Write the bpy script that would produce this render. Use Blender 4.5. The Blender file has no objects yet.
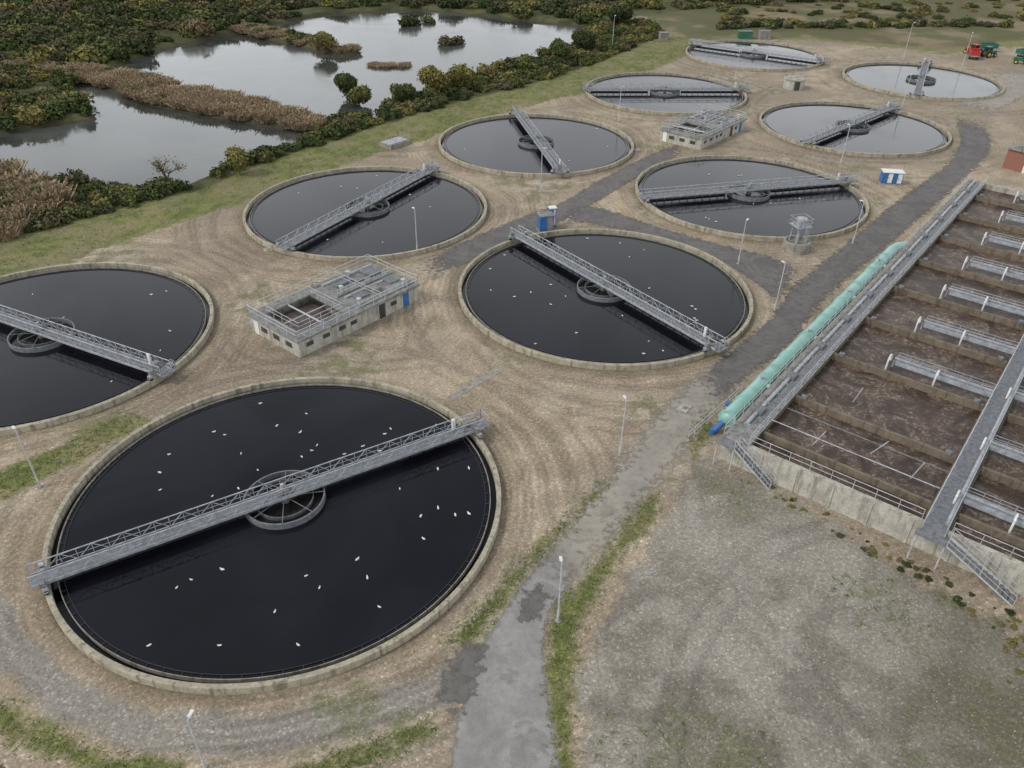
import bpy, math, random
import numpy as np
from mathutils import Vector, Matrix
random.seed(7); rng=np.random.default_rng(11)
scene=bpy.context.scene
COL=bpy.context.collection
# ------------------------------------------------------------------ helpers
class MB:
    def __init__(s): s.v=[]; s.f=[]; s.m=[]
    def add(s,vs,fs,mi=0):
        o=len(s.v); s.v.extend([tuple(p) for p in vs])
        for f in fs: s.f.append(tuple(i+o for i in f)); s.m.append(mi)
    def box(s,x0,x1,y0,y1,z0,z1,mi=0):
        vs=[(x0,y0,z0),(x1,y0,z0),(x1,y1,z0),(x0,y1,z0),(x0,y0,z1),(x1,y0,z1),(x1,y1,z1),(x0,y1,z1)]
        s.add(vs,[(0,3,2,1),(4,5,6,7),(0,1,5,4),(1,2,6,5),(2,3,7,6),(3,0,4,7)],mi)
    def cyl(s,p0,p1,r,n=8,mi=0,r2=None,caps=True):
        p0=Vector(p0); p1=Vector(p1); d=(p1-p0)
        if d.length<1e-6: return
        d.normalize(); a=Vector((0,0,1)) if abs(d.z)<.9 else Vector((1,0,0))
        u=d.cross(a).normalized(); w=d.cross(u)
        r2=r if r2 is None else r2
        off=math.pi/4 if n==4 else 0
        vs=[]
        for P,R in((p0,r),(p1,r2)):
            for i in range(n):
                t=2*math.pi*i/n+off; vs.append(P+(u*math.cos(t)+w*math.sin(t))*R)
        fs=[(i,(i+1)%n,n+(i+1)%n,n+i) for i in range(n)]
        if caps: fs+= [tuple(range(n))[::-1],tuple(range(n,2*n))]
        s.add(vs,fs,mi)
    def lathe(s,prof,n=96,mi=0,cx=0,cy=0):
        vs=[];k=len(prof)
        for i in range(n):
            t=2*math.pi*i/n; c,sn=math.cos(t),math.sin(t)
            for r,z in prof: vs.append((cx+r*c,cy+r*sn,z))
        fs=[]
        for i in range(n):
            j=(i+1)%n
            for q in range(k-1): fs.append((i*k+q,j*k+q,j*k+q+1,i*k+q+1))
        s.add(vs,fs,mi)
    def disc(s,r,z,n=96,mi=0,cx=0,cy=0):
        s.add([(cx+r*math.cos(2*math.pi*i/n),cy+r*math.sin(2*math.pi*i/n),z) for i in range(n)],[tuple(range(n))],mi)
    def ell(s,c,r,mi=0,nu=8,nv=6):
        vs=[(c[0],c[1],c[2]-r[2])]
        for j in range(1,nv):
            ph=-math.pi/2+math.pi*j/nv
            for i in range(nu):
                t=2*math.pi*i/nu
                vs.append((c[0]+r[0]*math.cos(ph)*math.cos(t),c[1]+r[1]*math.cos(ph)*math.sin(t),c[2]+r[2]*math.sin(ph)))
        vs.append((c[0],c[1],c[2]+r[2])); fs=[]
        for i in range(nu):
            fs.append((0,1+(i+1)%nu,1+i))
            for j in range(nv-2):
                a=1+j*nu; fs.append((a+i,a+(i+1)%nu,a+nu+(i+1)%nu,a+nu+i))
            a=1+(nv-2)*nu; fs.append((a+i,a+(i+1)%nu,len(vs)-1))
        s.add(vs,fs,mi)
    def rail(s,pts,h=1.1,step=1.8,r=.028,mi=0,mid=True):
        for a,b in zip(pts[:-1],pts[1:]):
            a=Vector(a);b=Vector(b);L=(b-a).length;n=max(1,round(L/step))
            for i in range(n+1):
                p=a.lerp(b,i/n); s.cyl(p,p+Vector((0,0,h)),r,4,mi)
            up=Vector((0,0,h)); s.cyl(a+up,b+up,r*1.15,4,mi)
            if mid: up=Vector((0,0,h*.55)); s.cyl(a+up,b+up,r,4,mi)
    def mesh(s,name,mats,smooth=False):
        me=bpy.data.meshes.new(name); me.from_pydata(s.v,[],s.f)
        for m in mats: me.materials.append(m)
        me.polygons.foreach_set('material_index',s.m)
        if smooth: me.polygons.foreach_set('use_smooth',[True]*len(s.f))
        me.update(); return me
def obj(name,me,parent=None,loc=(0,0,0),rz=0,sc=None):
    o=bpy.data.objects.new(name,me); COL.objects.link(o); o.location=loc; o.rotation_euler=(0,0,rz)
    if sc is not None: o.scale=sc
    if parent: o.parent=parent
    return o
def empty(name,loc=(0,0,0),rz=0):
    o=bpy.data.objects.new(name,None); COL.objects.link(o); o.location=loc; o.rotation_euler=(0,0,rz); o.empty_display_size=.5; return o
# ------------------------------------------------------------------ materials
class NT:
    def __init__(s,name):
        s.m=bpy.data.materials.new(name); s.m.use_nodes=True; s.t=s.m.node_tree; s.n=s.t.nodes
        s.b=s.n['Principled BSDF']; s.out=s.n['Material Output']
        g=s.n.new('ShaderNodeNewGeometry'); s.pos=g.outputs['Position']
    def L(s,a,b): s.t.links.new(a,b)
    def setin(s,sock,v):
        if isinstance(v,bpy.types.NodeSocket): s.L(v,sock)
        elif isinstance(v,(tuple,list)): sock.default_value=tuple(v)+((1,) if len(v)==3 and sock.type=='RGBA' else ())
        else: sock.default_value=v
    def noise(s,scale,detail=4,rough=.55,vec=None,dist=0):
        n=s.n.new('ShaderNodeTexNoise'); n.inputs['Scale'].default_value=scale; n.inputs['Detail'].default_value=detail
        n.inputs['Roughness'].default_value=rough; n.inputs['Distortion'].default_value=dist
        s.L(vec or s.pos,n.inputs['Vector']); return n.outputs['Fac']
    def voro(s,scale,out='Color',vec=None,feat='F1'):
        n=s.n.new('ShaderNodeTexVoronoi'); n.inputs['Scale'].default_value=scale; n.feature=feat; n.voronoi_dimensions='2D'
        s.L(vec or s.pos,n.inputs['Vector']); return n.outputs[out]
    def math(s,op,a,b=0,c=0,clamp=False):
        n=s.n.new('ShaderNodeMath'); n.operation=op; n.use_clamp=clamp
        for i,v in enumerate((a,b,c)): s.setin(n.inputs[i],v)
        return n.outputs[0]
    def rng(s,v,a,b,c=0,d=1,smooth=True):
        n=s.n.new('ShaderNodeMapRange'); n.interpolation_type='SMOOTHSTEP' if smooth else 'LINEAR'
        for k,x in (('Value',v),('From Min',a),('From Max',b),('To Min',c),('To Max',d)): s.setin(n.inputs[k],x)
        return n.outputs[0]
    def mix(s,f,a,b,mode='MIX'):
        n=s.n.new('ShaderNodeMix'); n.data_type='RGBA'; n.blend_type=mode
        s.setin(n.inputs[0],f); s.setin(n.inputs[6],a); s.setin(n.inputs[7],b); return n.outputs[2]
    def scale(s,col,f):
        n=s.n.new('ShaderNodeVectorMath'); n.operation='SCALE'; s.setin(n.inputs[0],col); s.setin(n.inputs['Scale'],f); return n.outputs[0]
    def attr(s,name):
        n=s.n.new('ShaderNodeAttribute'); n.attribute_name=name; return n
    def sep(s,c):
        n=s.n.new('ShaderNodeSeparateColor'); s.L(c,n.inputs[0]); return n.outputs
    def bump(s,h,strength=.5,dist=.05):
        n=s.n.new('ShaderNodeBump'); n.inputs['Strength'].default_value=strength; n.inputs['Distance'].default_value=dist
        s.L(h,n.inputs['Height']); s.L(n.outputs[0],s.b.inputs['Normal'])
    def vecmul(s,v):
        n=s.n.new('ShaderNodeVectorMath'); n.operation='MULTIPLY'; s.L(s.pos,n.inputs[0]); n.inputs[1].default_value=v; return n.outputs[0]
    def fin(s,col,rough=.85,metal=0,ior=None,spec=None):
        s.setin(s.b.inputs['Base Color'],col); s.setin(s.b.inputs['Roughness'],rough); s.b.inputs['Metallic'].default_value=metal
        if ior: s.b.inputs['IOR'].default_value=ior
        if spec is not None: s.b.inputs['Specular IOR Level'].default_value=spec
        return s.m
def simple(name,c,rough=.7,metal=0,var=.35,sc=1.5,spec=None):
    t=NT(name); n=t.noise(sc,3,.7)
    return t.fin(t.scale(c,t.rng(n,.3,.7,1-var,1+var*.6)),rough,metal,spec=spec)
def concrete(name,c,stain=(.10,.085,.06)):
    t=NT(name); n=t.noise(.8,3,.7); st=t.noise(1,3,.6,vec=t.vecmul((2.2,2.2,.35))); fine=t.noise(9,2,.7)
    col=t.mix(t.rng(n,.35,.7),c,tuple(x*.68 for x in c)); col=t.mix(t.rng(st,.48,.7,0,.7),col,stain)
    col=t.scale(col,t.rng(fine,.3,.7,.82,1.15)); return t.fin(col,.9)
M_rim=concrete('rim_concrete',(.42,.38,.29))
M_conc=concrete('concrete',(.33,.31,.27))
M_concw=concrete('pale_concrete_wall',(.47,.45,.39),(.17,.15,.105))
M_wallb=concrete('stained_wall_top',(.20,.165,.12),(.08,.06,.04))
M_slab=concrete('roof_slab',(.27,.27,.26))
M_steel=simple('galvanised_steel',(.39,.41,.44),.5,.15,.3,2)
M_rail=simple('handrail_steel',(.48,.50,.52),.5,.1,.2,2)
M_deck=simple('steel_grating',(.19,.20,.215),.6,.2,.35,3)
M_dark=simple('dark_steel',(.05,.05,.05),.6,0,.3)
M_teal=simple('teal_painted_pipe',(.25,.46,.41),.35,0,.14,.5)
M_white=simple('white_paint',(.70,.71,.70),.5,0,.12)
M_blue=simple('blue_paint',(.04,.14,.36),.45,0,.15)
M_green=simple('green_paint',(.03,.13,.08),.5,0,.2)
M_red=simple('red_paint',(.40,.03,.02),.5,0,.2)
M_rubber=simple('rubber',(.02,.02,.02),.8,0,.2)
M_glass=simple('dark_glass',(.02,.025,.03),.1,0,.1)
M_yel=simple('yellow_paint',(.6,.42,.03),.5,0,.15)
M_sludge=simple('sludge',(.10,.075,.06),.4,0,.4,1.2)
M_welw=simple('well_water',(.018,.016,.015),.12,0,.4,.8,.3)
M_bark=simple('bark',(.09,.075,.06),.9,0,.3,4)
def brick():
    t=NT('red_brick'); b=t.n.new('ShaderNodeTexBrick'); b.inputs['Scale'].default_value=4
    b.inputs['Color1'].default_value=(.28,.085,.05,1); b.inputs['Color2'].default_value=(.2,.065,.04,1); b.inputs['Mortar'].default_value=(.3,.26,.22,1)
    mp=t.n.new('ShaderNodeMapping'); mp.inputs['Rotation'].default_value=(math.pi/2,0,0); t.L(t.pos,mp.inputs[0]); t.L(mp.outputs[0],b.inputs[0])
    return t.fin(b.outputs[0],.9)
M_brick=brick()
def water(name,c,bs,bst,r0,r1,ior):
    t=NT(name); n=t.noise(bs,2,.5); n2=t.noise(.06,3,.55,dist=.8)
    t.bump(n,bst,.02); return t.fin(t.scale(c,t.rng(n2,.35,.65,.7,1.3)),t.rng(n2,.42,.6,r0,r1),0,ior)
M_tankw=water('tank_water',(.007,.007,.011),3.5,.25,.03,.16,1.34)
M_lag=water('lagoon_water',(.065,.07,.065),1.6,.35,.05,.16,1.42)
def foam():
    t=NT('aerated_sewage'); w=t.noise(.22,4,.62,dist=2.2); f=t.noise(1.1,4,.7,dist=2.4); ff=t.noise(8,1,.7)
    col=t.mix(t.rng(w,.35,.68),(.048,.032,.024),(.11,.078,.058))
    col=t.mix(t.math('MULTIPLY',t.rng(f,.51,.62),t.rng(w,.40,.6,.12,.9)),col,(.27,.22,.175))
    col=t.scale(col,t.rng(ff,.3,.7,.75,1.25)); return t.fin(col,.45,spec=.3)
M_foam=foam()
# ------------------------------------------------------------------ survey data (metres)
R=17.88
TANKS=[(-18.6,48.0,31.8),(11.1,86.6,-53.2),(-51.4,73.4,-25.4),(-22.0,111.5,62.2),(3.7,144.4,-78.1),(37.0,120.1,14.3),(33.2,182.3,3.6),(66.5,157.6,44.4),(63.0,223.0,-34),(97.0,197.7,64)]
roadL=[(-3.9,14),(-3.3,25.5),(-2.9,30.0),(-1.6,34.7),(0.8,39.1),(4.0,44.8),(8.6,51.4),(13.7,60.2),(18.1,66.2),(24.3,73.2),(30.6,80.5),(34.4,87.6),(43.5,98.1),(55.1,112.7),(66.7,125.9),(76.3,136.3),(85.8,151.1),(92.5,172.2)]
roadR=[(3.3,14),(3.1,25.6),(2.6,30.1),(2.3,34.7),(2.8,37.3),(6.2,42.2),(10.9,49.0),(15.2,55.0),(19.5,62.0),(24.2,68.3),(30.7,74.4),(36.3,83.8),(43.4,92.1),(55.1,105.3),(67.0,119.3),(78.1,132.8),(88.1,145.2),(97.2,166.5)]
roadL2=[(92.5,172.2),(104,188),(118,203),(128,214)]; roadR2=[(97.2,166.5),(110,180),(124,194),(136,206)]
crossL=[(-13.4,92.1),(-6.1,101.2),(0.8,109.3),(6.9,114.6),(14.0,125.9),(24.0,139.2),(32.8,148.3)]
crossR=[(-11.8,88.2),(-4.5,95.4),(0.8,101.4),(6.6,108.0),(13.2,117.0),(20.9,128.6),(31.5,141.2)]
brL=[(6.9,114.6),(13.1,113.7),(18.4,108.5),(26.0,102.4),(33.2,97.8),(38.8,93.8)]
brR=[(6.6,108.0),(11.0,108.2),(17.8,104.2),(27.0,97.5),(31.0,88.9),(32.9,82.5)]
trk=[(-1.5,33),(-3.5,31.4),(-6.8,29.7),(-11.6,28.2),(-16.9,27.3),(-23.2,27.8),(-28.3,29.9),(-33.9,33.6),(-40,39.5),(-46,47)]
G=[[(9.1,52.1),(4.0,44.8),(0.8,40.1),(-1.9,35.1),(-4.6,33.8),(-2.7,36.3),(0.8,41.5),(6.7,49.5)],
[(2.6,35.6),(3.7,38.2),(7.0,42.2),(10.8,48.4),(12.7,50.3),(11.8,46.6),(7.6,41.2),(5.4,36.5),(4.1,31.6),(4.3,20),(3.1,20),(2.6,30.1)],
[(18.8,62.0),(16.4,57.5),(16.5,54.6),(19.2,58.8)],
[(-52,46),(-44.1,51.5),(-40.7,55.0),(-36.6,60.5),(-34.3,58.9),(-37.4,53.7),(-42.1,47.8),(-50,42)],
[(-44,38.5),(-35.0,31.4),(-29.6,28.4),(-24.4,26.3),(-19.0,25.6),(-18.7,24.4),(-23.4,24.6),(-29.4,26.2),(-32.9,28),(-42,34)],
[(-13.9,24),(-10.7,26.3),(-4.8,28.6),(-4.1,28.0),(-6.4,26.3),(-12.1,24)]]
g7u=[(-85,74),(-67.4,94.1),(-62.6,100.3),(-54.0,110.1),(-43.5,125.2),(-31.8,141.5),(-22.8,155.7),(-9.8,170.2),(10.1,191.2),(26.6,215.4),(47.2,245.5)]
g7d=[(-80,68),(-63.9,87.5),(-56.7,93.5),(-48.0,105.8),(-38.0,116.9),(-26.9,134.0),(-17.7,144.5),(-7.2,159.3),(19.0,186.2),(29.7,198.4),(50.0,229.3),(62,242)]
g7x=[(x-4,y+3) for x,y in g7u]
DYKE=g7x+g7d[::-1]
lagA=[(-140,112),(-115,119),(-86.4,128.0),(-81.6,125.3),(-73.8,122.9),(-62.8,119.8),(-53.7,121.0),(-47.7,133.3),(-38.5,146.7),(-38.1,151.7),(-57.2,159.7),(-77.0,169.7),(-90.4,181.0),(-102.9,190.1),(-94.3,173.0),(-84.1,158.6),(-92.5,153.4),(-97.3,148.0),(-112,144),(-140,146)]
lagB=[(-100.0,199),(-92.8,230.2),(-82,248),(-62,232),(-46,219),(-42,224),(-58,240),(-78,258),(-61.9,281.8),(-33.3,292.2),(-5.8,279.4),(22.5,264.5),(14.7,234.4),(-4.2,204.6),(-15.4,188.2),(-25.5,177.1),(-27.4,160.3),(-37.1,157.5),(-45.4,165),(-73.2,183)]
hedgeZ=[(-90,112),(-86.4,126.0),(-81.6,124),(-73.8,121.5),(-62.8,118.8),(-52,120),(-46.5,132.3),(-37.2,146),(-36.4,157),(-27,160),(-25,176.6),(-14.8,187.7),(-3.6,204),(15.3,233.8),(23,264.5),(40,270),(43,250),(24.6,219.4),(8.1,195.2),(-11.8,174.2),(-24.8,159.7),(-33.8,145.5),(-45.5,129.2),(-56,114.1),(-64.6,104.3),(-78,92)]
spitZ=[(-40,153),(-57.2,160.5),(-77.0,170.5),(-90.4,182),(-104,191),(-125,198),(-125,204),(-101,198),(-73.2,181.5),(-45.4,163.4),(-37.5,156)]
islZ=[(-97,149),(-92.5,154.3),(-85.5,159.2),(-95,173),(-103.5,189),(-150,200),(-150,148),(-112,145.5)]
spit2Z=[(-84,250),(-63,233),(-47,220),(-43.5,224),(-59,239),(-79,256)]
forest=[(-102,201),(-94.5,231),(-84,252),(-79,260),(-62,284),(-33,294),(-5.8,281.5),(24,267),(40,283),(62,297),(100,312),(142,326),(230,350),(230,470),(-300,470),(-300,203)]
heath=[(47,246),(62,243),(85,250),(120,236),(150,252),(300,270),(420,480),(-50,480),(40,283)]
dirt=[(4.3,20),(4.6,31.6),(6.5,37),(12.7,46),(16.5,54),(18.5,54),(30,42),(45,27),(60,15)]
def sdist(P,poly):
    poly=np.array(poly,float); Q=np.roll(poly,-1,0); d2=np.full(len(P),1e18); ins=np.zeros(len(P),bool)
    for a,b in zip(poly,Q):
        ab=b-a; ap=P-a; t=np.clip((ap@ab)/(ab@ab),0,1); e=ap-t[:,None]*ab; d2=np.minimum(d2,(e**2).sum(1))
        c=((a[1]>P[:,1])!=(b[1]>P[:,1]))
        xi=(b[0]-a[0])*(P[:,1]-a[1])/(b[1]-a[1]+1e-12)+a[0]
        ins^=(c&(P[:,0]<xi))
    d=np.sqrt(d2); return np.where(ins,d,-d)
def lined(P,line):
    line=np.array(line,float); d2=np.full(len(P),1e18)
    for a,b in zip(line[:-1],line[1:]):
        ab=b-a; ap=P-a; t=np.clip((ap@ab)/(ab@ab),0,1); e=ap-t[:,None]*ab; d2=np.minimum(d2,(e**2).sum(1))
    return np.sqrt(d2)
def pmask(P,poly,w):
    p=np.array(poly); lo=p.min(0)-w*2-1; hi=p.max(0)+w*2+1
    sel=((P>lo)&(P<hi)).all(1); out=np.zeros(len(P))
    if sel.any(): out[sel]=np.clip(.5+sdist(P[sel],poly)/(2*w),0,1)
    return out
def sample(poly,n,excl=()):
    p=np.array(poly); lo=p.min(0);hi=p.max(0); out=np.zeros((0,2))
    while len(out)<n:
        q=lo+rng.random((n*3,2))*(hi-lo); k=sdist(q,poly)>0
        out=np.vstack([out,q[k]])
    return out[:n]
TAB=rng.random((256,256))
def vnoise(P,scale,octv=4,rough=.55,seed=0):
    s=np.zeros(len(P)); a=1.0; tot=0
    for o in range(octv):
        c,sn=math.cos(o*1.3+seed),math.sin(o*1.3+seed); f=scale*2**o
        x=(P[:,0]*c-P[:,1]*sn)*f+seed*17.3+o*5.1; y=(P[:,0]*sn+P[:,1]*c)*f+seed*9.7
        xi=np.floor(x).astype(int); yi=np.floor(y).astype(int); fx=x-xi; fy=y-yi; fx=fx*fx*(3-2*fx); fy=fy*fy*(3-2*fy)
        g=lambda i,j: TAB[(xi+i)%256,(yi+j)%256]
        s+=a*((g(0,0)*(1-fx)+g(1,0)*fx)*(1-fy)+(g(0,1)*(1-fx)+g(1,1)*fx)*fy); tot+=a; a*=rough
    return s/tot
def sm(v,a,b): t=np.clip((v-a)/(b-a),0,1); return t*t*(3-2*t)
def mixc(f,a,b): return a*(1-f[:,None])+np.array(b)*f[:,None]
# ------------------------------------------------------------------ ground (one sheet; soil colours by place, grain in the shader)
xs=np.concatenate([[-3000,-1600,-900,-500,-320,-240,-200,-175],np.arange(-160,-60,1.0),np.arange(-60,60,.3),np.arange(60,160,1.0),[165,185,220,300,450,800,1500,3000]])
ys=np.concatenate([[-1500,-600,-200,-60,-10,8],np.arange(16,115,.3),np.arange(115,340,.8),[345,360,390,430,500,700,1100,2000,4000]])
X,Y=np.meshgrid(xs,ys); P=np.stack([X.ravel(),Y.ravel()],1)
nx,ny=len(xs),len(ys)
mA,mB_=pmask(P,lagA,4),pmask(P,lagB,4)
lag=np.maximum(np.clip((mA-.5)*2+.35,0,1),np.clip((mB_-.5)*2+.35,0,1))
tz=-2.2*lag
shore=np.maximum(pmask(P,lagA,2),pmask(P,lagB,2))
near=np.clip((np.maximum(pmask(P,lagA,9),pmask(P,lagB,9))-.15)*5,0,1)
grass=np.zeros(len(P))
for g in G: grass=np.maximum(grass,pmask(P,g,.9))
grass=np.maximum(grass,pmask(P,DYKE,1.6))
field=[(47,246),(50,230),(56,240),(80,244),(118,228),(150,240),(240,262),(240,290),(120,262),(62,258)]
grass=np.maximum(grass,.8*pmask(P,field,5))
veg=np.maximum.reduce([pmask(P,hedgeZ,3.5),pmask(P,spitZ,3),pmask(P,islZ,3),pmask(P,spit2Z,3),pmask(P,forest,4),near])
hea=pmask(P,heath,8)
far=(P[:,1]>330)|(P[:,0]<-150)|(P[:,0]>200); hea[far]=1
veg=np.maximum(veg,pmask(P,[(-160,60),(-92,60),(-70,88),(-80,112),(-90,130),(-160,125)],4))
dr=pmask(P,dirt,2.0); tk=np.clip(1-lined(P,trk)/2.3,0,1)
td=np.full(len(P),1e9)
for cx,cy,_ in TANKS: td=np.minimum(td,np.hypot(P[:,0]-cx,P[:,1]-cy)-R)
tz=tz-.5*(td<-.3)
n1=vnoise(P,.05,5,.55,1); n2=vnoise(P,.25,4,.6,2); n3=vnoise(P,.8,3,.6,3); n4=vnoise(P,.035,4,.6,4); n5=vnoise(P,.12,5,.65,5); n6=vnoise(P,.3,4,.65,6); n7=vnoise(P,.08,4,.6,7)
one=np.ones((len(P),3))
c=mixc(sm(n2,.35,.65),one*np.array((.32,.26,.185)),(.41,.34,.25)); c=mixc(sm(n1,.42,.6)*.7,c,(.26,.215,.165)); c=mixc(sm(n5,.54,.65)*.4,c,(.45,.395,.315)); c=mixc(sm(n6,.56,.68)*.35,c,(.22,.185,.135))
tw=td+(n4-.5)*5
tr=np.zeros(len(P))
for i_,q in enumerate((1.7,2.3,3.9,4.5,6.6,7.2,9.3,11.0)):
    gate=vnoise(P,.05,3,.6,10+i_//2); tr=np.maximum(tr,np.exp(-((tw+.5*(n2-.5)-q)/.22)**2)*sm(gate,.38,.52))
# wheel tracks crossing the yard
for ln in ([(-44,96),(-34,88),(-31,78),(-33,68),(-38,58),(-42,50)],[(-40,97),(-30,90),(-20,96),(-6,104)],[(-40,100),(-32,92),(-24,90),(-14,90)],[(-8,84),(-4,74),(-1,68),(6,62),(12,60)],[(-10,80),(-12,72),(-4,66),(4,56),(4,48)],[(-34,84),(-33,74),(-28,68),(-18,68),(-8,70)],[(18,120),(16,130),(22,150),(16,162)],[(50,140),(54,146),(48,160),(50,176),(60,190)],[(-25,140),(-14,140),(-10,150),(0,164),(14,172)],[(80,170),(84,184),(78,196),(76,206)],[(8,22),(12,34),(20,44),(26,46)],[(24,22),(20,32),(14,42),(16,52)]):
    for off in (-.9,.9):
        l2=np.array(ln,float); dd=np.gradient(l2,axis=0); nn=np.stack([-dd[:,1],dd[:,0]],1); nn/=np.linalg.norm(nn,axis=1,keepdims=True); l2=l2+nn*off
        ll=np.stack([np.interp(np.linspace(0,len(ln)-1,40),np.arange(len(ln)),l2[:,k]) for k in(0,1)],1)
        for _ in range(25): ll[1:-1]=(ll[:-2]+2*ll[1:-1]+ll[2:])/4
        wd=.3 if max(p[1] for p in ln)<115 else .6
        lo=ll.min(0)-2; hi=ll.max(0)+2; sel=((P>lo)&(P<hi)).all(1); dl=lined(P[sel],ll); tr[sel]=np.maximum(tr[sel],.9*np.exp(-(dl/wd)**2)*sm(n5[sel],.28,.45))
c=c*(1-.30*tr)[:,None]
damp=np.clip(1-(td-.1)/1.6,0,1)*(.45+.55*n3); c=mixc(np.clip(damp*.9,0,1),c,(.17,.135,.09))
dc=mixc(sm(n2,.35,.65),one*np.array((.20,.18,.15)),(.29,.265,.225)); dc=mixc(sm(n5,.48,.64)*.65,dc,(.15,.135,.10)); dc=mixc(sm(n6,.54,.66)*.5,dc,(.36,.33,.285)); dc=mixc(sm(n1,.5,.62)*.3,dc,(.31,.285,.245)); dc=mixc(sm(P[:,0]-.35*P[:,1]+(n5-.5)*14,9,19)*.6,dc,(.125,.11,.078)); dc=mixc(sm(n7,.53,.63)*sm(n3,.4,.6)*.6,dc,(.125,.13,.06)); dc=dc*(1-.2*tr)[:,None]
dm=sm(dr+(n3-.5)*.8+(n2-.5)*.5,.3,.7); c=c*(1-dm)[:,None]+dc*dm[:,None]
gm=sm(grass+(n3-.5)*1.1+(n2-.5)*.5,.38,.7)*.9
gc=mixc(sm(n3,.35,.65),one*np.array((.105,.13,.036)),(.18,.19,.065)); gc=mixc(sm(n2,.46,.66)*.7,gc,(.22,.19,.105))
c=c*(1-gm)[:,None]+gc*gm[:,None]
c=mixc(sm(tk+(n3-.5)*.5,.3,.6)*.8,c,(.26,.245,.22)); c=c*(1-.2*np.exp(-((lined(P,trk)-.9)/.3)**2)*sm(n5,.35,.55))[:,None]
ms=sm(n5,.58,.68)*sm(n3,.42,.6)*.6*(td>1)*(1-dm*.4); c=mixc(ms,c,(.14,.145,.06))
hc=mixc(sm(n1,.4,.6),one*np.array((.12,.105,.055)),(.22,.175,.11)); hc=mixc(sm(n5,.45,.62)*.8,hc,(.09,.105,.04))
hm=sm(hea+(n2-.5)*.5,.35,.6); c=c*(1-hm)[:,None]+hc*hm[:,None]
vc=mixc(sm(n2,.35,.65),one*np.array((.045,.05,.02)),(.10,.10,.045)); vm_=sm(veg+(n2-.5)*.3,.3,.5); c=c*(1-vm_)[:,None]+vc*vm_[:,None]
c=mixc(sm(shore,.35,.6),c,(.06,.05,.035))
me=bpy.data.meshes.new('ground')
me.vertices.add(nx*ny); me.vertices.foreach_set('co',np.stack([P[:,0],P[:,1],tz],1).astype(np.float32).ravel())
I,J=np.meshgrid(np.arange(nx-1),np.arange(ny-1)); a=(J*nx+I).ravel()
F=np.stack([a,a+1,a+nx+1,a+nx],1).astype(np.int32)
me.loops.add(F.size); me.loops.foreach_set('vertex_index',F.ravel()); me.polygons.add(len(F)); me.polygons.foreach_set('loop_start',np.arange(0,F.size,4,dtype=np.int32))
me.update(calc_edges=True)
def vattr(me,name,arr):
    at=me.attributes.new(name,'FLOAT','POINT'); at.data.foreach_set('value',arr.astype(np.float32))
at=me.attributes.new('soil','FLOAT_COLOR','POINT'); at.data.foreach_set('color',np.hstack([np.clip(c,0,1),np.ones((len(P),1))]).astype(np.float32).ravel())
vattr(me,'rake',tw+1.2*(n2-.5)); vattr(me,'rakeamp',sm(n7,.44,.56)*(1-dm)*(1-gm)*(1-hm)*(1-vm_))
t=NT('ground_gravel'); base=t.attr('soil').outputs['Color']
peb=t.sep(t.voro(8.5))[0]; fi=t.noise(3.2,3,.75)
rk=t.math('MULTIPLY',t.math('SINE',t.math('ADD',t.math('MULTIPLY',t.attr('rake').outputs['Fac'],8.0),t.math('MULTIPLY',fi,3.5))),t.math('MULTIPLY',t.attr('rakeamp').outputs['Fac'],.11))
spk=t.rng(peb,.94,.96,1,1.3)
col=t.scale(base,t.math('MULTIPLY',t.math('MULTIPLY',t.math('MULTIPLY',t.rng(peb,0,1,.78,1.16,False),spk),t.rng(fi,.3,.7,.82,1.17)),t.math('ADD',rk,1)))
me.materials.append(t.fin(col,.95,spec=.2)); obj('ground',me)
mb=MB(); mb.add([(-150,105,-1.0),(60,105,-1.0),(60,300,-1.0),(-150,300,-1.0)],[(0,1,2,3)]); obj('lagoon_water',mb.mesh('lagoon_water',[M_lag]))
# ------------------------------------------------------------------ roads
def road_mat(name,c1,c2,patch,amp=1.4):
    t=NT(name); e=t.attr('edge').outputs['Fac']; nf=t.noise(1.6,3,.6); nm=t.noise(.3,4,.6,dist=.6); fi=t.noise(11,1,.5)
    col=t.mix(t.rng(nm,.35,.65),c1,c2); col=t.mix(t.rng(nm,.57,.62,0,.6),col,patch)
    col=t.scale(col,t.math('MULTIPLY',t.rng(nf,.3,.7,.90,1.1),t.rng(fi,.3,.7,.92,1.08)))
    al=t.rng(t.math('ADD',e,t.math('MULTIPLY',t.math('SUBTRACT',nf,.5),amp)),.2,.75)
    t.fin(col,.8,spec=.3); t.L(al,t.b.inputs['Alpha']); return t.m
def strip(name,Lp,Rp,mat,z,ext=.5,sub=8,wide=12):
    Lp=np.array(Lp,float);Rp=np.array(Rp,float); e=[]
    n=len(Lp)
    tt=np.linspace(0,n-1,(n-1)*sub+1)
    Li=np.stack([np.interp(tt,np.arange(n),Lp[:,k]) for k in(0,1)],1); Ri=np.stack([np.interp(tt,np.arange(n),Rp[:,k]) for k in(0,1)],1)
    for q in range(8):
        for A_ in (Li,Ri): A_[1:-1]=(A_[:-2]+2*A_[1:-1]+A_[2:])/4
    mb=MB()
    for i in range(len(tt)):
        d=Ri[i]-Li[i]; w=np.linalg.norm(d); u=d/w
        for j in range(wide+1):
            s_=-ext+(w+2*ext)*j/wide; p=Li[i]+u*s_; mb.v.append((p[0],p[1],z)); ed=min(s_+ext,w+ext-s_)/(2*ext)
            e.append(min(1,ed)*min(1,(min(i,len(tt)-1-i))/6))
    k=wide+1
    for i in range(len(tt)-1):
        for j in range(wide):
            a=i*k+j; mb.f.append((a,a+1,a+k+1,a+k)); mb.m.append(0)
    me=mb.mesh(name,[mat]); vattr(me,'edge',np.array(e)); return obj(name,me)
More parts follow.
